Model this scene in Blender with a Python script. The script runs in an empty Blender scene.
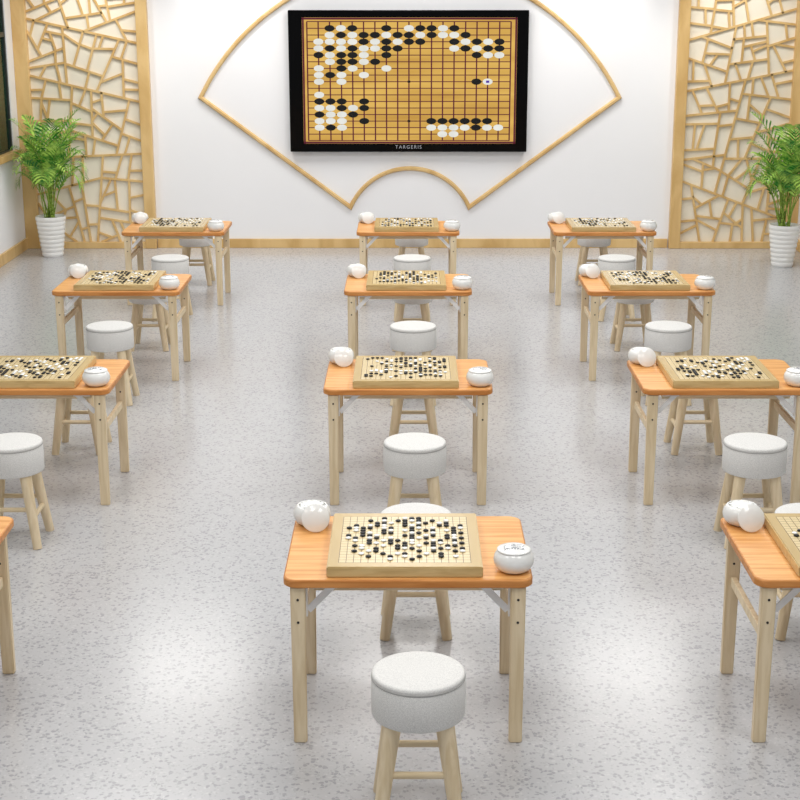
import bpy, bmesh, math, random
from mathutils import Vector, Matrix
C = bpy.context.scene.collection
scene = bpy.context.scene
scene.view_settings.view_transform = 'Standard'
scene.view_settings.look = 'None'

# ------------------------------------------------------------ materials
def srgb(r, g, b):
    def f(c):
        c /= 255.0
        return c/12.92 if c <= .04045 else ((c+.055)/1.055)**2.4
    return (f(r), f(g), f(b), 1)

def newmat(name, rough=.5, spec=.5):
    m = bpy.data.materials.new(name); m.use_nodes = True
    nt = m.node_tree; b = nt.nodes['Principled BSDF']
    b.inputs['Roughness'].default_value = rough
    b.inputs['Specular IOR Level'].default_value = spec
    return m, nt, b

def N(nt, t, **kw):
    n = nt.nodes.new(t)
    for k, v in kw.items(): setattr(n, k, v)
    return n

def math_(nt, op, a, b=None, c=None):
    n = N(nt, 'ShaderNodeMath', operation=op)
    for i, v in enumerate((a, b, c)):
        if v is None: continue
        if isinstance(v, (int, float)): n.inputs[i].default_value = v
        else: nt.links.new(v, n.inputs[i])
    return n.outputs[0]

def mixc(nt, fac, a, b):
    n = N(nt, 'ShaderNodeMix', data_type='RGBA')
    for i, v in ((0, fac), (6, a), (7, b)):
        if isinstance(v, (int, float, tuple)): n.inputs[i].default_value = v
        else: nt.links.new(v, n.inputs[i])
    return n.outputs[2]

def plain(name, col, rough=.5, spec=.5, var=.04, scale=30, metal=0):
    m, nt, b = newmat(name, rough, spec)
    tc = N(nt, 'ShaderNodeTexCoord'); no = N(nt, 'ShaderNodeTexNoise')
    no.inputs['Scale'].default_value = scale
    nt.links.new(tc.outputs['Object'], no.inputs['Vector'])
    dk = tuple(c*(1-var*3) for c in col[:3])+(1,)
    nt.links.new(mixc(nt, no.outputs['Fac'], dk, col), b.inputs['Base Color'])
    b.inputs['Metallic'].default_value = metal
    return m

def wood(name, c1, c2, stretch=(1, 14, 14), scale=3.0, rough=.45, spec=.4):
    m, nt, b = newmat(name, rough, spec)
    tc = N(nt, 'ShaderNodeTexCoord'); mp = N(nt, 'ShaderNodeMapping')
    mp.inputs['Scale'].default_value = stretch
    oi = N(nt, 'ShaderNodeObjectInfo')
    add = N(nt, 'ShaderNodeVectorMath', operation='ADD')
    mul = N(nt, 'ShaderNodeVectorMath', operation='SCALE'); mul.inputs[3].default_value = 13
    cb = N(nt, 'ShaderNodeCombineXYZ')
    nt.links.new(oi.outputs['Random'], cb.inputs[0]); nt.links.new(oi.outputs['Random'], cb.inputs[1])
    nt.links.new(cb.outputs[0], mul.inputs[0])
    nt.links.new(tc.outputs['Object'], add.inputs[0]); nt.links.new(mul.outputs[0], add.inputs[1])
    nt.links.new(add.outputs[0], mp.inputs['Vector'])
    n1 = N(nt, 'ShaderNodeTexNoise'); n1.inputs['Scale'].default_value = scale
    n1.inputs['Detail'].default_value = 6; n1.inputs['Distortion'].default_value = .8
    nt.links.new(mp.outputs[0], n1.inputs['Vector'])
    r = N(nt, 'ShaderNodeValToRGB')
    r.color_ramp.elements[0].position = .36; r.color_ramp.elements[0].color = c2
    r.color_ramp.elements[1].position = .60; r.color_ramp.elements[1].color = c1
    nt.links.new(n1.outputs['Fac'], r.inputs[0])
    nt.links.new(r.outputs[0], b.inputs['Base Color'])
    return m

M_top = wood('honey_wood', srgb(238, 180, 112), srgb(216, 148, 78), (1, 15, 10), 2.8, .36)
M_topedge = wood('honey_wood_edge', srgb(214, 146, 80), srgb(190, 120, 56), (1, 10, 10), 3, .42)
M_leg = wood('pale_leg_wood', srgb(232, 214, 182), srgb(216, 195, 158), (12, 12, 1), 3, .5)
M_rail = wood('pale_rail_wood', srgb(232, 214, 182), srgb(216, 195, 158), (1, 12, 12), 3, .5)
M_trim = wood('golden_trim_wood', srgb(224, 190, 132), srgb(204, 166, 106), (3, 3, 1), 1.5, .38)
M_boardside = wood('go_board_wood', srgb(212, 186, 132), srgb(194, 165, 110), (2, 14, 14), 3, .3)
M_screw = plain('dark_screw', srgb(45, 40, 36), .4)
M_metal = plain('bracket_metal', srgb(240, 240, 241), .35, .6, .02, 20)
M_cer = plain('white_ceramic', srgb(242, 242, 240), .1, .6, .01, 10)
M_cream = plain('cream_backing', srgb(240, 232, 214), .6, .3, .01, 3)
M_black = plain('black_stone', srgb(14, 14, 16), .4, .3, .02)
M_white = plain('white_stone', srgb(248, 248, 245), .25, .5, .01)
M_bezel = plain('black_bezel', srgb(5, 5, 6), .12, .12, .02)
M_soil = plain('soil', srgb(80, 60, 42), .9, .2, .15, 60)
M_stem = plain('palm_stem', srgb(146, 176, 72), .5, .3, .08, 20)
M_dkframe = plain('dark_window_frame', srgb(38, 48, 46), .4)

def leafmat():
    m, nt, b = newmat('palm_leaf', .4, .4)
    g = N(nt, 'ShaderNodeTexCoord'); no = N(nt, 'ShaderNodeTexNoise'); no.inputs['Scale'].default_value = 10
    nt.links.new(g.outputs['Object'], no.inputs['Vector'])
    r = N(nt, 'ShaderNodeValToRGB')
    r.color_ramp.elements[0].position = .38; r.color_ramp.elements[0].color = srgb(50, 132, 40)
    r.color_ramp.elements[1].position = .63; r.color_ramp.elements[1].color = srgb(182, 222, 98)
    nt.links.new(no.outputs['Fac'], r.inputs[0]); nt.links.new(r.outputs[0], b.inputs['Base Color'])
    return m
M_leaf = leafmat()

def hedgemat():
    m, nt, b = newmat('hedge_leaves', .8, .2)
    g = N(nt, 'ShaderNodeTexCoord'); no = N(nt, 'ShaderNodeTexVoronoi'); no.inputs['Scale'].default_value = 9
    nt.links.new(g.outputs['Object'], no.inputs['Vector'])
    r = N(nt, 'ShaderNodeValToRGB')
    r.color_ramp.elements[0].color = srgb(60, 115, 60); r.color_ramp.elements[1].color = srgb(18, 40, 26)
    nt.links.new(no.outputs['Distance'], r.inputs[0]); nt.links.new(r.outputs[0], b.inputs['Base Color'])
    return m
M_hedge = hedgemat()

def glassmat():
    m, nt, b = newmat('green_tinted_glass', .08, .5)
    tc = N(nt, 'ShaderNodeTexCoord'); no = N(nt, 'ShaderNodeTexNoise'); no.inputs['Scale'].default_value = 3
    nt.links.new(tc.outputs['Object'], no.inputs['Vector'])
    nt.links.new(mixc(nt, no.outputs['Fac'], srgb(14, 38, 30), srgb(44, 84, 62)), b.inputs['Base Color'])
    b.inputs['Alpha'].default_value = .6
    return m
M_glass = glassmat()

def fabric():
    m, nt, b = newmat('grey_fabric', .95, .1)
    tc = N(nt, 'ShaderNodeTexCoord'); no = N(nt, 'ShaderNodeTexNoise')
    no.inputs['Scale'].default_value = 280; no.inputs['Detail'].default_value = 2
    nt.links.new(tc.outputs['Object'], no.inputs['Vector'])
    r = N(nt, 'ShaderNodeValToRGB')
    r.color_ramp.elements[0].position = .3; r.color_ramp.elements[0].color = srgb(206, 205, 203)
    r.color_ramp.elements[1].position = .7; r.color_ramp.elements[1].color = srgb(234, 233, 230)
    nt.links.new(no.outputs['Fac'], r.inputs[0]); nt.links.new(r.outputs[0], b.inputs['Base Color'])
    return m
M_fab = fabric()
M_seam = plain('fabric_seam', srgb(178, 177, 175), .9, .1, .02, 60)

def floormat():
    m, nt, b = newmat('terrazzo_floor', .2, .5)
    tc = N(nt, 'ShaderNodeTexCoord')
    def chips(scale, frac, edge, off):
        mp = N(nt, 'ShaderNodeMapping'); mp.inputs['Location'].default_value = (off, off*.7, 0)
        nt.links.new(tc.outputs['Object'], mp.inputs[0])
        v = N(nt, 'ShaderNodeTexVoronoi'); v.inputs['Scale'].default_value = scale
        v2 = N(nt, 'ShaderNodeTexVoronoi', feature='DISTANCE_TO_EDGE'); v2.inputs['Scale'].default_value = scale
        for x in (v, v2): nt.links.new(mp.outputs[0], x.inputs['Vector'])
        sx = N(nt, 'ShaderNodeSeparateColor'); nt.links.new(v.outputs['Color'], sx.inputs[0])
        return math_(nt, 'MULTIPLY', math_(nt, 'LESS_THAN', sx.outputs[0], frac), math_(nt, 'GREATER_THAN', v2.outputs['Distance'], edge))
    d1 = chips(68, .20, .06, 0); d2 = chips(105, .18, .08, 3.3); l1 = chips(80, .12, .1, 7.1)
    c = mixc(nt, l1, srgb(187, 187, 189), srgb(196, 196, 197))
    c = mixc(nt, math_(nt, 'MULTIPLY', d2, .8), c, srgb(173, 173, 175))
    c = mixc(nt, d1, c, srgb(161, 161, 164))
    nt.links.new(c, b.inputs['Base Color'])
    return m
M_floor = floormat()

def wallmat():
    m, nt, b = newmat('white_wall_paint', .6, .3)
    tc = N(nt, 'ShaderNodeTexCoord'); no = N(nt, 'ShaderNodeTexNoise'); no.inputs['Scale'].default_value = 1.2
    nt.links.new(tc.outputs['Object'], no.inputs['Vector'])
    nt.links.new(mixc(nt, no.outputs['Fac'], srgb(239, 239, 241), srgb(244, 244, 246)), b.inputs['Base Color'])
    return m
M_wall = wallmat()

GS = .4900/18; GSY = .500/18; BT = .042
def boardmat():
    m, nt, b = newmat('go_board_top', .26, .5)
    tc = N(nt, 'ShaderNodeTexCoord'); s = N(nt, 'ShaderNodeSeparateXYZ')
    nt.links.new(tc.outputs['Object'], s.inputs[0])
    def line(o, sp):
        f = math_(nt, 'FRACT', math_(nt, 'ADD', math_(nt, 'DIVIDE', o, sp), 40.5))
        dd = math_(nt, 'MULTIPLY', math_(nt, 'ABSOLUTE', math_(nt, 'SUBTRACT', f, .5)), sp)
        return math_(nt, 'LESS_THAN', dd, .0012)
    lx = line(s.outputs[0], GS); ly = line(s.outputs[1], GSY)
    inx = math_(nt, 'LESS_THAN', math_(nt, 'ABSOLUTE', s.outputs[0]), GS*9+.0012)
    iny = math_(nt, 'LESS_THAN', math_(nt, 'ABSOLUTE', s.outputs[1]), GSY*9+.0012)
    ins = math_(nt, 'MULTIPLY', inx, iny)
    ln = math_(nt, 'MULTIPLY', math_(nt, 'MAXIMUM', lx, ly), ins)
    no = N(nt, 'ShaderNodeTexNoise'); no.inputs['Scale'].default_value = 3
    mp = N(nt, 'ShaderNodeMapping'); mp.inputs['Scale'].default_value = (10, 1, 1)
    nt.links.new(tc.outputs['Object'], mp.inputs[0]); nt.links.new(mp.outputs[0], no.inputs['Vector'])
    base = mixc(nt, no.outputs['Fac'], srgb(192, 165, 112), srgb(206, 180, 128))
    inner = mixc(nt, no.outputs['Fac'], srgb(217, 195, 147), srgb(228, 208, 163))
    c = mixc(nt, ins, base, inner)
    c = mixc(nt, ln, c, srgb(112, 90, 58))
    nt.links.new(c, b.inputs['Base Color'])
    return m
M_btop = boardmat()

def lidmat():
    m, nt, b = newmat('ceramic_with_grey_mark', .12, .6)
    tc = N(nt, 'ShaderNodeTexCoord'); s = N(nt, 'ShaderNodeSeparateXYZ')
    nt.links.new(tc.outputs['Object'], s.inputs[0])
    no = N(nt, 'ShaderNodeTexNoise'); no.inputs['Scale'].default_value = 170; no.inputs['Detail'].default_value = 1
    nt.links.new(tc.outputs['Object'], no.inputs['Vector'])
    a = math_(nt, 'LESS_THAN', math_(nt, 'ABSOLUTE', s.outputs[0]), .038)
    c1 = math_(nt, 'LESS_THAN', math_(nt, 'ABSOLUTE', math_(nt, 'ADD', s.outputs[1], .014)), .022)
    k = math_(nt, 'MULTIPLY', math_(nt, 'MULTIPLY', a, c1), math_(nt, 'GREATER_THAN', no.outputs['Fac'], .49))
    nt.links.new(mixc(nt, k, srgb(242, 242, 240), srgb(150, 153, 158)), b.inputs['Base Color'])
    return m
M_lid = lidmat()

def emis(name, c1, c2, scale, stretch, e):
    m, nt, b = newmat(name, .25, .1)
    tc = N(nt, 'ShaderNodeTexCoord'); mp = N(nt, 'ShaderNodeMapping'); mp.inputs['Scale'].default_value = stretch
    no = N(nt, 'ShaderNodeTexNoise'); no.inputs['Scale'].default_value = scale
    nt.links.new(tc.outputs['Object'], mp.inputs[0]); nt.links.new(mp.outputs[0], no.inputs['Vector'])
    c = mixc(nt, no.outputs['Fac'], c1, c2)
    nt.links.new(c, b.inputs['Emission Color']); b.inputs['Emission Strength'].default_value = e
    b.inputs['Base Color'].default_value = (.01, .01, .01, 1)
    return m
E_wood = emis('screen_gold', srgb(170, 116, 34), srgb(255, 212, 112), 1.3, (.6, 1, 5), .95)
E_line = emis('screen_line', srgb(84, 26, 42), srgb(104, 34, 54), 3, (1, 1, 1), .9)
E_blk = emis('screen_black_stone', srgb(8, 8, 8), srgb(30, 30, 30), 8, (1, 1, 1), .8)
E_wht = emis('screen_white_stone', srgb(215, 215, 205), srgb(250, 250, 245), 8, (1, 1, 1), .95)
E_mark = emis('screen_mark', srgb(80, 50, 160), srgb(90, 60, 170), 8, (1, 1, 1), .95)
E_logo = emis('grey_lettering', srgb(170, 170, 175), srgb(180, 180, 185), 8, (1, 1, 1), .8)

# ------------------------------------------------------------ mesh helpers
def finish(bm, name, mats, smooth=False, bevel=0, seg=2):
    if bevel:
        es = [e for e in bm.edges if len(e.link_faces) == 2 and e.calc_face_angle(0) > .6]
        bmesh.ops.bevel(bm, geom=es, offset=bevel, segments=seg, affect='EDGES', profile=.5)
    bmesh.ops.recalc_face_normals(bm, faces=bm.faces)
    me = bpy.data.meshes.new(name); bm.to_mesh(me); bm.free()
    for m in mats: me.materials.append(m)
    for p in me.polygons: p.use_smooth = smooth
    return me

def box(bm, c, s, mi=0, rot=None):
    r = bmesh.ops.create_cube(bm, size=1)
    M = Matrix.Translation(c) @ (rot.to_4x4() if rot else Matrix()) @ Matrix.Diagonal((*s, 1))
    bmesh.ops.transform(bm, matrix=M, verts=r['verts'])
    for f in {f for v in r['verts'] for f in v.link_faces}: f.material_index = mi
    return r['verts']

def boxmesh(name, s, mat, bevel=.003, c=(0, 0, 0)):
    bm = bmesh.new(); box(bm, c, s); return finish(bm, name, [mat], bevel=bevel)

def lathe(bm, prof, n=40, mi=0):
    rings = []
    for r, z in prof:
        if r < 1e-5: rings.append([bm.verts.new((0, 0, z))])
        else: rings.append([bm.verts.new((r*math.cos(2*math.pi*i/n), r*math.sin(2*math.pi*i/n), z)) for i in range(n)])
    for a, b in zip(rings, rings[1:]):
        for i in range(n):
            j = (i+1) % n
            if len(a) == 1 and len(b) == 1: continue
            if len(a) == 1: f = bm.faces.new((a[0], b[i], b[j]))
            elif len(b) == 1: f = bm.faces.new((a[i], a[j], b[0]))
            else: f = bm.faces.new((a[i], a[j], b[j], b[i]))
            f.material_index = mi

def tube(bm, p0, p1, r0, r1, n=16, mi=0):
    p0, p1 = Vector(p0), Vector(p1); d = (p1-p0).normalized()
    q = d.to_track_quat('Z', 'Y')
    A = [bm.verts.new(p0+q@Vector((r0*math.cos(2*math.pi*i/n), r0*math.sin(2*math.pi*i/n), 0))) for i in range(n)]
    B = [bm.verts.new(p1+q@Vector((r1*math.cos(2*math.pi*i/n), r1*math.sin(2*math.pi*i/n), 0))) for i in range(n)]
    for i in range(n):
        j = (i+1) % n; bm.faces.new((A[i], A[j], B[j], B[i])).material_index = mi
    bm.faces.new(A[::-1]).material_index = mi; bm.faces.new(B).material_index = mi

def obj(name, me, parent=None, loc=(0, 0, 0), rot=(0, 0, 0), **props):
    o = bpy.data.objects.new(name, me); C.objects.link(o)
    o.location = loc; o.rotation_euler = rot
    if parent: o.parent = parent
    for k, v in props.items(): o[k] = v
    return o

def autosmooth(me, ang=.7):
    for p in me.polygons: p.use_smooth = True
    bm = bmesh.new(); bm.from_mesh(me)
    for e in bm.edges:
        if len(e.link_faces) == 2 and e.calc_face_angle(0) > ang: e.smooth = False
    bm.to_mesh(me); bm.free(); return me

# ------------------------------------------------------------ room
XL, XR, YB, ZC, Y0 = -4.2, 4.27, 16.44, 3.6, -1.5
bm = bmesh.new(); box(bm, ((XL+XR)/2, (YB+Y0)/2, -.05), (XR-XL+.4, YB-Y0+.4, .1))
obj('floor', finish(bm, 'floor', [M_floor]), kind='structure')
bm = bmesh.new(); box(bm, ((XL+XR)/2, YB+.1, ZC/2), (XR-XL+.4, .2, ZC))
obj('wall_back', finish(bm, 'wall_back', [M_wall]), kind='structure')
WY1, WY0, WZ0, WZ1 = 16.12, 1.5, 1.06, 2.95
for side, X, sg in (('left', XL, -1), ('right', XR, 1)):
    bm = bmesh.new(); xc = X+sg*.1
    box(bm, (xc, (YB+Y0)/2, WZ0/2), (.2, YB-Y0, WZ0))
    box(bm, (xc, (YB+Y0)/2, (WZ1+ZC)/2), (.2, YB-Y0, ZC-WZ1))
    box(bm, (xc, (YB+WY1)/2, (WZ0+WZ1)/2), (.2, YB-WY1, WZ1-WZ0))
    box(bm, (xc, (Y0+WY0)/2, (WZ0+WZ1)/2), (.2, WY0-Y0, WZ1-WZ0))
    obj('wall_'+side, finish(bm, 'wall_'+side, [M_wall]), kind='structure')
    bm = bmesh.new(); xf = X+sg*.03
    L = WY1-WY0; n = 9
    for i in range(n+1):
        y = WY0+.02+(L-.04)*i/n
        box(bm, (xf, y, (WZ0+WZ1)/2), (.04, .04, WZ1-WZ0))
    for z in (WZ0+.03, WZ1-.03, 2.3):
        box(bm, (xf, (WY0+WY1)/2, z), (.036, L, .05))
    box(bm, (xf+sg*.004, (WY0+WY1)/2, (WZ0+WZ1)/2), (.006, L-.02, WZ1-WZ0-.02), 1)
    for y in (WY1-.006, WY0+.006): box(bm, (X+sg*.12, y, (WZ0+WZ1)/2), (.15, .01, WZ1-WZ0), 0)
    obj('window_1' if sg < 0 else 'window_2', finish(bm, 'window', [M_dkframe, M_glass]), kind='structure')
    bm = bmesh.new(); box(bm, (X+sg*.03, (WY0+WY1)/2+.02, WZ0+.005), (.18, L+.12, .07))
    obj('trim_1' if sg < 0 else 'trim_2', finish(bm, 'sill', [M_trim], bevel=.006), kind='structure')
    bm = bmesh.new(); box(bm, (X-sg*.012, (YB+Y0)/2, .06), (.024, YB-Y0, .12))
    obj('baseboard_'+side, finish(bm, 'bb', [M_trim], bevel=.004), kind='structure')
    bm = bmesh.new(); rnd = random.Random(5)
    bmesh.ops.create_cube(bm, size=1)
    bmesh.ops.subdivide_edges(bm, edges=bm.edges[:], cuts=24, use_grid_fill=True)
    for v in bm.verts:
        v.co = Vector((v.co.x*.9, v.co.y*22, v.co.z*2.9+1.45))
        v.co += Vector((rnd.uniform(-.1, .1), rnd.uniform(-.2, .2), rnd.uniform(-.08, .08) if v.co.z > .1 else 0))
    obj('hedge', finish(bm, 'hedge', [M_hedge]), loc=(X+sg*1.2, 12.5, -.02), category='hedge', group='clipped hedges',
        label='dense dark green clipped hedge outside the window')
bm = bmesh.new(); box(bm, (.05, YB-.012, .05), (5.62, .024, .10))
obj('baseboard_back', finish(bm, 'bbk', [M_trim], bevel=.004), kind='structure')

# lattice screens: convex polygons split by straight bars
def lattice_mesh(w, h, seed):
    rnd = random.Random(seed); edges = []
    def area(p): return abs(sum(p[i].x*p[(i+1) % len(p)].y-p[(i+1) % len(p)].x*p[i].y for i in range(len(p))))/2
    def split(p, depth):
        a = area(p)
        if a < .036*rnd.uniform(.6, 1.7) or depth > 12: return
        n = len(p)
        for attempt in range(30):
            i = max(range(n), key=lambda k: (p[(k+1) % n]-p[k]).length*rnd.uniform(.8, 1.2))
            A = p[i].lerp(p[(i+1) % n], rnd.choice((rnd.uniform(.25, .42), rnd.uniform(.58, .75))))
            e = (p[(i+1) % n]-p[i]).normalized()
            an = math.radians(90+rnd.choice((-1, 1))*rnd.uniform(0, 22))
            d = Vector((e.x*math.cos(an)-e.y*math.sin(an), e.x*math.sin(an)+e.y*math.cos(an)))
            for j in range(n):
                if j == i: continue
                q, r = p[j], p[(j+1) % n]; s = r-q
                den = d.x*s.y-d.y*s.x
                if abs(den) < 1e-6: continue
                t = ((q-A).x*s.y-(q-A).y*s.x)/den
                u = ((q-A).x*d.y-(q-A).y*d.x)/den
                if t > .05 and .12 < u < .88:
                    B = A+d*t
                    edges.append((A, B))
                    i2, j2 = (i, j) if i < j else (j, i)
                    A2, B2 = (A, B) if i < j else (B, A)
                    split(p[:i2+1]+[A2, B2]+p[j2+1:], depth+1)
                    split([A2]+p[i2+1:j2+1]+[B2], depth+1)
                    return
    V = lambda x, y: Vector((x, y))
    split([V(-w/2, 0), V(w/2, 0), V(w/2, h), V(-w/2, h)], 0)
    bm = bmesh.new()
    for k, (a, b) in enumerate(edges):
        d = b-a; L = d.length; ang = math.atan2(d.y, d.x); m = (a+b)/2
        box(bm, (m.x, -.0004*(k % 9), m.y), (L+.012, .018, .024), rot=Matrix.Rotation(-ang, 3, 'Y'))
    return finish(bm, 'lattice', [M_trim])
def screen(x0, x1, seed, pw0, pw1):
    e = obj('lattice_screen', None, loc=((x0+x1)/2, YB-.04, 0), category='wall screen', group='lattice wall screens',
            label='golden wood cracked-ice lattice screen against the white wall')
    w = x1-x0
    obj('post', boxmesh('post', (pw0, .08, ZC-.05), M_trim, .006), e, loc=(-w/2+pw0/2, 0, (ZC-.05)/2))
    obj('post', boxmesh('post', (pw1, .08, ZC-.05), M_trim, .006), e, loc=(w/2-pw1/2, 0, (ZC-.05)/2))
    iw = w-pw0-pw1; ix = (pw0-pw1)/2
    obj('rail', boxmesh('rail', (iw, .06, .07), M_trim, .004), e, loc=(ix, 0, .035))
    obj('rail', boxmesh('rail', (iw, .06, .06), M_trim, .004), e, loc=(ix, 0, ZC-.09))
    obj('lattice', lattice_mesh(iw, ZC-.2, seed), e, loc=(ix, .0205, .07))
    obj('backing_panel', boxmesh('backing', (iw, .008, ZC-.1), M_cream, 0), e, loc=(ix, .035, (ZC-.05)/2), label='cream backing panel')
screen(XL, -2.765, 12, .15, .12)
screen(2.87, XR, 24, .12, .15)

# fan frame
def fan():
    e = obj('fan_frame', None, loc=(.02, YB, .012), category='wall frame', label='golden wood fan-shaped outline mounted on the white wall')
    k, R = .464, 2.53; a0 = math.atan2(1.618-k, 2.25)
    k2, r2 = .15, .71; b0 = math.atan2(.437-k2, .65)
    outer = [(R*math.cos(a0+(math.pi-2*a0)*i/72), k+R*math.sin(a0+(math.pi-2*a0)*i/72)) for i in range(73)]
    inner = [(-r2*math.cos(b0+(math.pi-2*b0)*i/36), k2+r2*math.sin(b0+(math.pi-2*b0)*i/36)) for i in range(37)]
    pts = [Vector(p) for p in outer+inner]
    n = len(pts); w = .023; bm = bmesh.new(); V = []
    prof = [(1, 0), (-1, 0), (-1, -.018), (-.45, -.04), (.45, -.04), (1, -.018)]
    for i in range(n):
        p = pts[i]; t1 = (p-pts[i-1]).normalized(); t2 = (pts[(i+1) % n]-p).normalized()
        n1 = Vector((-t1.y, t1.x)); n2 = Vector((-t2.y, t2.x)); mm = (n1+n2).normalized(); s = w/max(.35, mm.dot(n1))
        V.append([bm.verts.new((p.x+mm.x*s*a, y, p.y+mm.y*s*a)) for a, y in prof])
    for i in range(n):
        a, b = V[i], V[(i+1) % n]
        for q in range(6): bm.faces.new((a[q], a[(q+1) % 6], b[(q+1) % 6], b[q]))
    obj('fan_outline', finish(bm, 'fan_outline', [M_trim]), e)
fan()

# television
def tv():
    e = obj('television', None, loc=(.005, YB, 1.80), category='television', label='large black wall-mounted television showing a go game position')
    bm = bmesh.new(); box(bm, (0, -.06, 0), (2.55, .07, 1.484))
    obj('body', finish(bm, 'tvbody', [M_bezel], bevel=.008), e)
    bm = bmesh.new(); box(bm, (0, -.0125, 0), (1.2, .025, .8))
    obj('wall_mount', finish(bm, 'tvmount', [M_bezel]), e)
    bm = bmesh.new(); yf = -.097
    cx, cz, W, H = .012, .007, 2.28, 1.32
    box(bm, (cx, yf, cz), (W, .006, H), 0)
    gx0, gx1, gz0, gz1 = -1.075, 1.085, -.62, .625
    def gx(i): return gx0+(gx1-gx0)*i/18
    def gz(j): return gz1-(gz1-gz0)*j/18
    for i in range(19):
        box(bm, (gx(i), yf-.004, (gz0+gz1)/2), (.014, .002, gz1-gz0), 1)
        box(bm, ((gx0+gx1)/2, yf-.0045, gz(i)), (gx1-gx0, .002, .009), 1)
    for z in (cz-H/2+.012, cz+H/2-.012): box(bm, (cx, yf-.004, z), (W, .003, .02), 1)
    for x in (cx-W/2+.012, cx+W/2-.012): box(bm, (x, yf-.004, cz), (.02, .003, H), 1)
    rows = {1: '..BWB..B.WBBWB.....', 2: '..WBWBBWBBWBWWB....', 3: '.WWWWBWBWBB..BWBWB.', 4: '.WBWBWWBB....WBWBB.',
            5: '.BWBBW.B.......BWW.', 6: '..WBBWB............', 7: '.W.BW..W...........', 8: '.WBW.W.............', 9: '.W.W...........BM..'}
    rows[11] = '.W.................'; rows[12] = '.BBB.B.............'; rows[13] = '.WWBWB.............'; rows[14] = '.BWWB..............'
    rows[15] = '.WWW.B.....BBBBBB..'; rows[16] = '.WBW.......WWWWBWW.'; rows[17] = '............WW.....'
    rx, rz = .054, .033
    for j, s in rows.items():
        for i, ch in enumerate(s):
            if ch not in 'BWM': continue
            m = 2 if ch == 'B' else 3
            r = bmesh.ops.create_cone(bm, cap_ends=True, segments=18, radius1=1, radius2=.9, depth=.003)
            bmesh.ops.transform(bm, matrix=Matrix.Translation((gx(i), yf-.0065, gz(j))) @ Matrix.Diagonal((rx, 1, rz, 1)) @ Matrix.Rotation(math.pi/2, 4, 'X'), verts=r['verts'])
            for f in {f for v in r['verts'] for f in v.link_faces}: f.material_index = m
            if ch == 'M': box(bm, (gx(i), yf-.009, gz(j)), (.035, .002, .025), 4)
    for i in (3, 9, 15):
        for j in (3, 9, 15): box(bm, (gx(i), yf-.0055, gz(j)), (.03, .002, .022), 2)
    obj('screen', finish(bm, 'tvscreen', [E_wood, E_line, E_blk, E_wht, E_mark]), e)
    cu = bpy.data.curves.new('txt', 'FONT'); cu.body = 'TARGERIS'; cu.size = .052; cu.align_x = 'CENTER'; cu.extrude = .001; cu.space_character = 1.3
    to = bpy.data.objects.new('tmp', cu); C.objects.link(to)
    bpy.context.view_layer.update()
    me = bpy.data.meshes.new_from_object(to); bpy.data.objects.remove(to)
    me.materials.clear(); me.materials.append(E_logo)
    obj('lettering', me, e, loc=(0, -.097, -.706), rot=(math.pi/2, 0, 0))
tv()

# ------------------------------------------------------------ table template
TW, TD, TH = .92, .70, .665
def rrect(w, d, r, n=6):
    pts = []
    for cx, cy, a0 in ((w/2-r, d/2-r, 0), (-w/2+r, d/2-r, 90), (-w/2+r, -d/2+r, 180), (w/2-r, -d/2+r, 270)):
        for i in range(n+1):
            a = math.radians(a0+90*i/n); pts.append((cx+r*math.cos(a), cy+r*math.sin(a)))
    return pts
def top_mesh():
    bm = bmesh.new(); pts = rrect(TW, TD, .05, 8)
    def ring(ins, z):
        sx, sy = (TW-2*ins)/TW, (TD-2*ins)/TD
        return [bm.verts.new((x*sx, y*sy, z)) for x, y in pts]
    rs = [ring(.004, -.032), ring(0, -.028), ring(0, -.006), ring(.002, -.002), ring(.006, 0)]
    for a, b in zip(rs, rs[1:]):
        for i in range(len(a)):
            j = (i+1) % len(a); bm.faces.new((a[i], a[j], b[j], b[i])).material_index = 1
    bm.faces.new(rs[0][::-1]).material_index = 1; bm.faces.new(rs[-1])
    return finish(bm, 'table_top', [M_top, M_topedge])
def leg_mesh():
    bm = bmesh.new(); h = TH-.032
    vs = box(bm, (0, 0, h/2), (.056, .038, h))
    for v in vs:
        if v.co.z < .1: v.co.x *= .88; v.co.y *= .88
    bmesh.ops.bevel(bm, geom=bm.edges[:], offset=.004, segments=2, affect='EDGES')
    for z in (h-.05, h-.14):
        r = bmesh.ops.create_cone(bm, cap_ends=True, segments=10, radius1=.005, radius2=.005, depth=.041)
        bmesh.ops.transform(bm, matrix=Matrix.Translation((0, 0, z)) @ Matrix.Rotation(math.pi/2, 4, 'X'), verts=r['verts'])
        for f in {f for v in r['verts'] for f in v.link_faces}: f.material_index = 1
    return finish(bm, 'table_leg', [M_leg, M_screw])
def bracket_mesh(s):
    bm = bmesh.new(); o = TH-.64
    a, b = Vector((s*.035, 0, .50+o)), Vector((s*.13, 0, .60+o)); d = b-a
    box(bm, (a+b)/2, (d.length, .004, .026), rot=Matrix.Rotation(-math.atan2(d.z, d.x), 3, 'Y'))
    box(bm, (s*.10, 0, .5995+o), (.09, .03, .014)); box(bm, (s*.031, 0, .54+o), (.006, .028, .12))
    return finish(bm, 'folding_bracket', [M_metal])
m_top, m_leg = top_mesh(), leg_mesh()
m_apron = boxmesh('apron', (.70, .02, .035), M_rail, .003)
m_side = boxmesh('side_rail', (.022, .53, .04), M_leg, .003)
m_br = {1: bracket_mesh(1), -1: bracket_mesh(-1)}
LX, LYF, LYB = .406, -.32, .27
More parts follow.
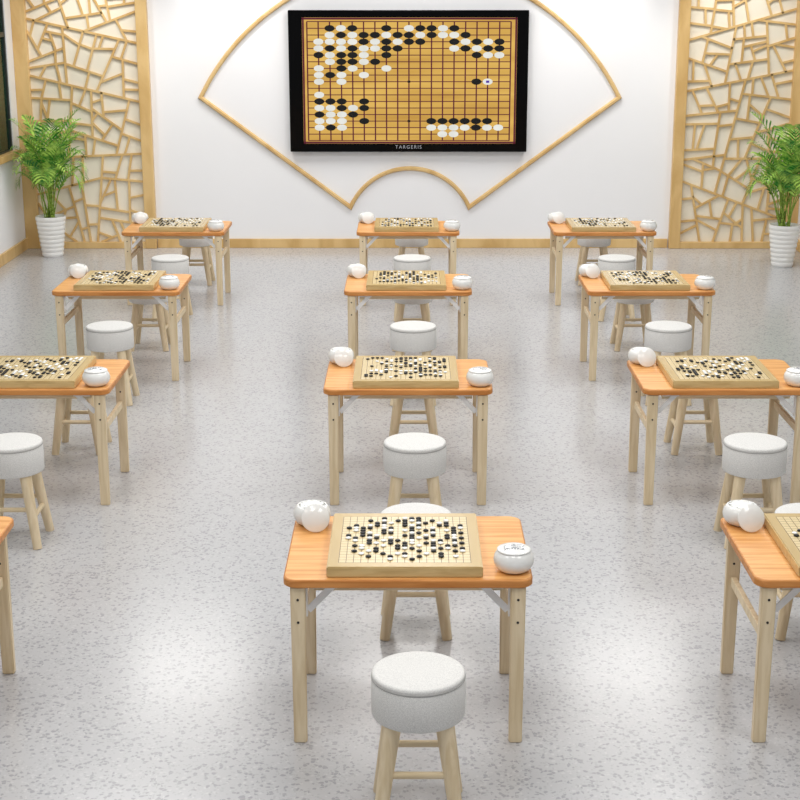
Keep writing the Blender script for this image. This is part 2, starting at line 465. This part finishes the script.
def table(x, yc):
    e = obj('folding_table', None, loc=(x, yc, 0), category='table', group='folding game tables',
            label='honey wood topped folding table with pale wooden legs')
    obj('table_top', m_top, e, loc=(0, 0, TH))
    for sx in (-1, 1):
        for y in (LYF, LYB):
            obj('leg', m_leg, e, loc=(sx*LX, y, 0))
            obj('folding_bracket', m_br[-sx], e, loc=(sx*LX, y+.024, 0), label='white metal folding bracket')
        obj('side_rail', m_side, e, loc=(sx*LX, (LYF+LYB)/2, TH-.056))
        obj('stretcher', m_side, e, loc=(sx*LX, (LYF+LYB)/2, .42))
    for y in (LYF+.05, LYB-.03): obj('apron', m_apron, e, loc=(0, y, TH-.052))
    return e

# ------------------------------------------------------------ stool template
SR, SH, ST = .16, .534, .158
def seat_mesh():
    bm = bmesh.new(); z0 = SH-ST
    prof = [(0, z0), (SR-.012, z0), (SR-.003, z0+.003), (SR, z0+.009), (SR+.001, z0+.07), (SR, SH-.026), (SR-.002, SH-.0225)]
    lathe(bm, prof, 56)
    lathe(bm, [(SR-.002, SH-.0225), (SR+.0005, SH-.021), (SR+.001, SH-.019), (SR+.0005, SH-.017), (SR-.002, SH-.0155)], 56, 1)
    lathe(bm, [(SR-.002, SH-.0155), (SR-.001, SH-.010), (SR-.003, SH-.005), (SR-.007, SH-.0015), (SR-.014, SH), (SR*.5, SH+.001), (0, SH+.0015)], 56)
    bmesh.ops.remove_doubles(bm, verts=bm.verts, dist=1e-5)
    return autosmooth(finish(bm, 'seat', [M_fab, M_seam], smooth=True), 1.0)
def sleg_mesh():
    bm = bmesh.new()
    tube(bm, (.137, .137, 0), (.086, .086, SH-ST+.002), .0225, .030, 18)
    return autosmooth(finish(bm, 'stool_leg', [M_leg]))
def legxy(z): return .137+(.086-.137)*z/(SH-ST)
def rung(z):
    a = legxy(z); bm = bmesh.new(); tube(bm, (-a, -a, z), (a, -a, z), .0125, .0125, 12)
    return autosmooth(finish(bm, 'rung', [M_rail]))
m_seat, m_sleg, m_r1, m_r2 = seat_mesh(), sleg_mesh(), rung(.20), rung(.155)
def stool(x, y, a=0):
    e = obj('round_stool', None, loc=(x, y, 0), rot=(0, 0, a), category='stool', group='round upholstered stools',
            label='round grey fabric stool on four splayed pale wood legs')
    obj('seat', m_seat, e)
    for k in range(4):
        obj('leg', m_sleg, e, rot=(0, 0, k*math.pi/2))
        obj('rung', m_r1 if k % 2 == 0 else m_r2, e, rot=(0, 0, k*math.pi/2))

# ------------------------------------------------------------ board, bowls, stones
BW, BD = .575, .59
def board_mesh():
    bm = bmesh.new(); box(bm, (0, 0, BT/2), (BW, BD, BT))
    bmesh.ops.bevel(bm, geom=bm.edges[:], offset=.004, segments=2, affect='EDGES')
    bm.normal_update()
    for f in bm.faces:
        f.material_index = 1 if f.normal.z > .9 and f.calc_center_median().z > BT-.001 else 0
    return finish(bm, 'go_board', [M_boardside, M_btop])
m_board = board_mesh()
KR, KZ = 1.08, 1.0
def bowl_mesh():
    bm = bmesh.new()
    lathe(bm, [(r*KR, z*KZ) for r, z in [(0, .004), (.036, .003), (.040, 0), (.043, .002), (.058, .012), (.068, .030), (.0705, .046), (.067, .064), (.058, .078),
               (.053, .082), (.049, .080), (.054, .070), (.062, .05), (.058, .03), (.03, .014), (0, .012)]], 40)
    return finish(bm, 'bowl_body', [M_cer], smooth=True)
def lid_mesh(mat):
    bm = bmesh.new()
    lathe(bm, [(r*KR, z*KZ) for r, z in [(0, .006), (.045, .002), (.053, 0), (.0575, .001), (.0590, .004), (.0575, .0075), (.054, .0085), (.045, .014), (.028, .019), (.012, .021), (0, .0215)]], 40)
    return finish(bm, 'bowl_lid', [mat], smooth=True)
SRD = .0114
def stone_bm(bm, c=(0, 0, 0), mi=0, seg=14, rings=7):
    r = bmesh.ops.create_uvsphere(bm, u_segments=seg, v_segments=rings, radius=1)
    bmesh.ops.transform(bm, matrix=Matrix.Translation((c[0], c[1], c[2]+.0040)) @ Matrix.Diagonal((SRD, SRD, .0040, 1)), verts=r['verts'])
    for f in {f for v in r['verts'] for f in v.link_faces}: f.material_index = mi
def fill_mesh():
    rnd = random.Random(1); bm = bmesh.new()
    for i in range(34):
        a = i*2.399; r = .044*math.sqrt(i/34)
        stone_bm(bm, (r*math.cos(a), r*math.sin(a), .070+.006*(1-(r/.05)**2)+rnd.uniform(-.001, .001)), 0, 10, 5)
    bmesh.ops.create_cone(bm, cap_ends=True, segments=24, radius1=.056, radius2=.054, depth=.016, matrix=Matrix.Translation((0, 0, .064)))
    return finish(bm, 'bowl_stones', [M_white], smooth=True)
m_bowl, m_lid, m_lid2, m_fill = bowl_mesh(), lid_mesh(M_lid), lid_mesh(M_cer), fill_mesh()
def bowl(x, y, z, closed):
    if closed:
        e = obj('go_bowl', None, loc=(x, y, z), category='bowl', group='ceramic go stone bowls',
            label='lidded round white ceramic stone bowl beside the board')
        obj('bowl_body', m_bowl, e); obj('lid', m_lid, e, loc=(0, 0, .079), label='white ceramic lid with small grey marks')
    else:
        e = obj('go_bowl', None, loc=(x, y, z), category='bowl', group='ceramic go stone bowls',
            label='open white ceramic bowl with its round lid leaning against it')
        obj('bowl_body', m_bowl, e, loc=(-.004, .016, 0))
        obj('stones', m_fill, e, kind='stuff', loc=(-.004, .016, .004))
        th = math.radians(68)
        l = obj('lid', m_lid2, e, loc=(.014, -.068, .0535), rot=(th, 0, math.radians(12))); l.scale = (.9, .9, .9)
def smesh(mat):
    bm = bmesh.new(); stone_bm(bm); return finish(bm, 'go_stone', [mat], smooth=True)
m_sb, m_sw = smesh(M_black), smesh(M_white)

cols = {'left': (-2.07, -2.08, -2.10, -2.10), 'center': (0, 0, 0, 0), 'right': (1.735, 1.735, 1.75, 1.76)}
fronts = [5.12, 7.83, 10.56, 13.27]
# near board game, read row by row from the far side of the board
GAME = ['...................',
        '......B..WBB.......',
        '....B.W.BBWB.B.W...',
        '.....BBW.B.WB.WB...',
        '..B.WBW..BWB..BB.B.',
        '.BWBB.WB..BW.W..BW.',
        '..WB..BW.WB.BB.WB..',
        '...BW.BB..WB.W..BB.',
        '.B.BBW...BB.WB.BW..',
        '.WB.WB.W..BWB..BWB.',
        '..W.B.WBB.W..WB.B..',
        '....BW.B.BW.BBW.WB.',
        '..BW..W.BB.W.B.BB..',
        '...W.B..BWB..WBW.B.',
        '..B.WB.....B.B..BW.',
        '...W..B.WB..W.B....',
        '....B..B.W.B..B.W..',
        '.......W..B........',
        '...................']
stones = []
for ri, yf in enumerate(fronts):
    for cn in cols:
        cx = cols[cn][ri]
        yc = yf+TD/2
        table(cx, yc)
        bx, by = cx-.012, yf+.025+BD/2
        obj('go_board', m_board, loc=(bx, by, TH), category='go board', group='go boards',
            label='pale wooden go board with a game in progress on the table')
        bowl(cx+(.378 if cn == 'left' else .393), yf+.10, TH, True)
        bowl(cx-.383, yf+.59, TH, False)
        sx = cx+(.055 if cn == 'left' else .035)
        stool(sx, yf-(.475 if ri == 0 else .515))
        stool(sx, yf+1.09)
        rnd = random.Random(140+ri*7+(0 if cn == 'center' else 3))
        occ = {}
        if ri == 0 and cn == 'center':
            for r_, row in enumerate(GAME):
                for i, ch in enumerate(row):
                    if ch in 'BW': occ[(i, 18-r_)] = ch
        else:
            tgt = 118
            cur = [[(rnd.randint(2, 16), rnd.randint(2, 16)), rnd.choice('BBW')] for _ in range(15)]
            while len(occ) < tgt:
                k = rnd.randrange(len(cur)); p, col = cur[k]
                q = (p[0]+rnd.choice((-1, 0, 1)), p[1]+rnd.choice((-1, 0, 1)))
                if rnd.random() < .12 or not (1 <= q[0] <= 17 and 1 <= q[1] <= 17): q = (rnd.randint(2, 17), rnd.randint(1, 17))
                if rnd.random() < .5: cur[k][1] = 'B' if rnd.random() < .6 else 'W'
                cur[k][0] = q
                nb = sum((q[0]+a, q[1]+b) in occ for a in (-1, 0, 1) for b in (-1, 0, 1))
                if q not in occ and nb < 4: occ[q] = cur[k][1]
        for (i, j), c in occ.items():
            stones.append((bx+(i-9)*GS, by+(j-9)*GSY, TH+BT, c))
def rank(s):
    zc = s[1]*.9645+(2.75-s[2])*.2639
    u = 408+1500*s[0]/zc
    return (0 if -5 < u < 805 else 1, zc)
stones.sort(key=rank)
for s in stones[:300]:
    obj('go_stone', m_sb if s[3] == 'B' else m_sw, loc=s[:3], category='go stone', group='go stones on the boards',
        label='glossy black go stone on the board' if s[3] == 'B' else 'glossy white go stone on the board')
me_tmp = bmesh.new(); stone_bm(me_tmp, seg=10, rings=5)
base = [v.co.copy() for v in me_tmp.verts]; faces = [[v.index for v in f.verts] for f in me_tmp.faces]; me_tmp.free()
vs, fs, mi = [], [], []
for s in stones[300:]:
    o = len(vs); vs += [(b.x+s[0], b.y+s[1], b.z+s[2]) for b in base]
    fs += [[i+o for i in f] for f in faces]; mi += [0 if s[3] == 'B' else 1]*len(faces)
me = bpy.data.meshes.new('go_stones'); me.from_pydata(vs, [], fs); me.materials.append(M_black); me.materials.append(M_white)
for p, k in zip(me.polygons, mi): p.material_index = k; p.use_smooth = True
obj('go_stones', me, kind='stuff', category='go stones', group='go stones on the boards', label='many black and white go stones spread over the boards')

# ------------------------------------------------------------ palms
def pot_mesh():
    bm = bmesh.new(); prof = [(0, 0), (.104, 0)]
    n = 9; H = .43
    for i in range(n):
        for k in range(6):
            t = (i+k/6)/n; r = .106+.050*t
            prof.append((r+.007*math.sin(math.pi*k/6), .005+t*(H-.01)))
    prof += [(.158, H-.004), (.156, H), (.144, H), (.138, H-.04), (0, H-.04)]
    lathe(bm, prof, 48)
    return finish(bm, 'pot', [M_cer], smooth=True)
m_pot = pot_mesh()
def soil_mesh():
    bm = bmesh.new(); lathe(bm, [(0, .39), (.136, .39), (.137, .396), (.06, .405), (0, .408)], 24)
    return finish(bm, 'soil', [M_soil])
m_soil = soil_mesh()
def palm(x, y, seed, xn, xp):
    rnd = random.Random(seed)
    e = obj('potted_palm', None, loc=(x, y, 0), category='potted plant', group='potted palms',
            label='feathery green areca palm in a ribbed white pot')
    obj('pot', m_pot, e, label='ribbed white ceramic pot'); obj('soil', m_soil, e)
    bs = bmesh.new(); bl = bmesh.new()
    nf = 28
    for f in range(nf):
        az = f*2.399+rnd.uniform(-.3, .3); lvl = f/nf
        L = 1.32-.50*lvl+rnd.uniform(-.06, .06)
        el = math.radians(88-18*lvl); bend = math.radians(68+60*lvl)
        p = Vector((rnd.uniform(-.05, .05), rnd.uniform(-.05, .05), .40)); n = 24; ds = L/n
        prev = p.copy()
        for i in range(1, n+1):
            t = i/n; a = el-bend*max(0, t-.25)**1.5/.65
            d = Vector((math.cos(a)*math.cos(az), math.cos(a)*math.sin(az), math.sin(a)))
            p = prev+d*ds
            tube(bs, prev, p, .007*(1-t*.75), .007*(1-(t+1/n)*.72), 6)
            if t > .36:
                side0 = d.cross(Vector((0, 0, 1)))
                side0 = side0.normalized() if side0.length > .05 else Vector((-math.sin(az), math.cos(az), 0))
                up = side0.cross(d).normalized()
                env = math.sin(math.pi*min(1, (t-.30)/.78))**.6
                ll = .25*env*rnd.uniform(.8, 1.1)
                for sg in (-1, 1):
                    dirv = (side0*sg*.66+d*.68+up*.2).normalized()
                    wv = dirv.cross(up).normalized()*.012
                    q0 = p.copy(); q1 = p+dirv*ll*.45; q2 = p+dirv*ll*.8+Vector((0, 0, -ll*.12)); q3 = p+dirv*ll+Vector((0, 0, -ll*.26))
                    V = [bl.verts.new(v) for v in (q0-wv*.3, q0+wv*.3, q1-wv, q1+wv, q2-wv*.75, q2+wv*.75, q3)]
                    bl.faces.new((V[0], V[1], V[3], V[2])); bl.faces.new((V[2], V[3], V[5], V[4])); bl.faces.new((V[4], V[5], V[6]))
            prev = p
    def squash(bmm):
        for v in bmm.verts:
            c = v.co
            R = xp if c.x > 0 else xn
            c.x = R*math.tanh(c.x/R); c.y = .38*math.tanh(c.y/.38)
    squash(bs); squash(bl)
    obj('stems', finish(bs, 'stems', [M_stem], smooth=True), e)
    obj('fronds', finish(bl, 'fronds', [M_leaf]), e)
palm(-3.80, 15.90, 3, .34, .46)
palm(3.86, 15.30, 9, .46, .34)

# ------------------------------------------------------------ light
w = bpy.data.worlds.new('World'); scene.world = w; w.use_nodes = True
bg = w.node_tree.nodes['Background']; bg.inputs[0].default_value = (.97, .985, 1, 1); bg.inputs[1].default_value = .32
def area(x, y, z, sx, sy, p, rot=(0, 0, 0), col=(1, .985, .96)):
    l = bpy.data.lights.new('ceiling_lamp', 'AREA'); l.shape = 'RECTANGLE'; l.size = sx; l.size_y = sy; l.energy = p; l.color = col
    o = bpy.data.objects.new('ceiling_lamp', l); C.objects.link(o); o.location = (x, y, z); o.rotation_euler = rot
for y in (3.5, 7.2, 10.9, 14.4):
    for x in (-2.3, 0, 2.3): area(x, y, 4.2, 1.2, 1.6, 44 if y < 14 else 46)
for x in (-3.4, -1.9, 2.0, 3.5):
    l = bpy.data.lights.new('wall_spot', 'SPOT'); l.energy = 75; l.spot_size = math.radians(75); l.spot_blend = .9; l.shadow_soft_size = .12; l.color = (1, .97, .92)
    o = bpy.data.objects.new('wall_spot', l); C.objects.link(o); o.location = (x, 15.55, 3.65); o.rotation_euler = (math.radians(22), 0, 0)

# ------------------------------------------------------------ camera
cd = bpy.data.cameras.new('Camera'); cam = bpy.data.objects.new('Camera', cd); C.objects.link(cam)
cd.sensor_width = 36; cd.lens = 36*1500/800; cd.shift_x = -.01
cam.location = (0, 0, 2.75); cam.rotation_euler = (math.radians(90-15.3), 0, 0)
cd.clip_end = 100
scene.camera = cam
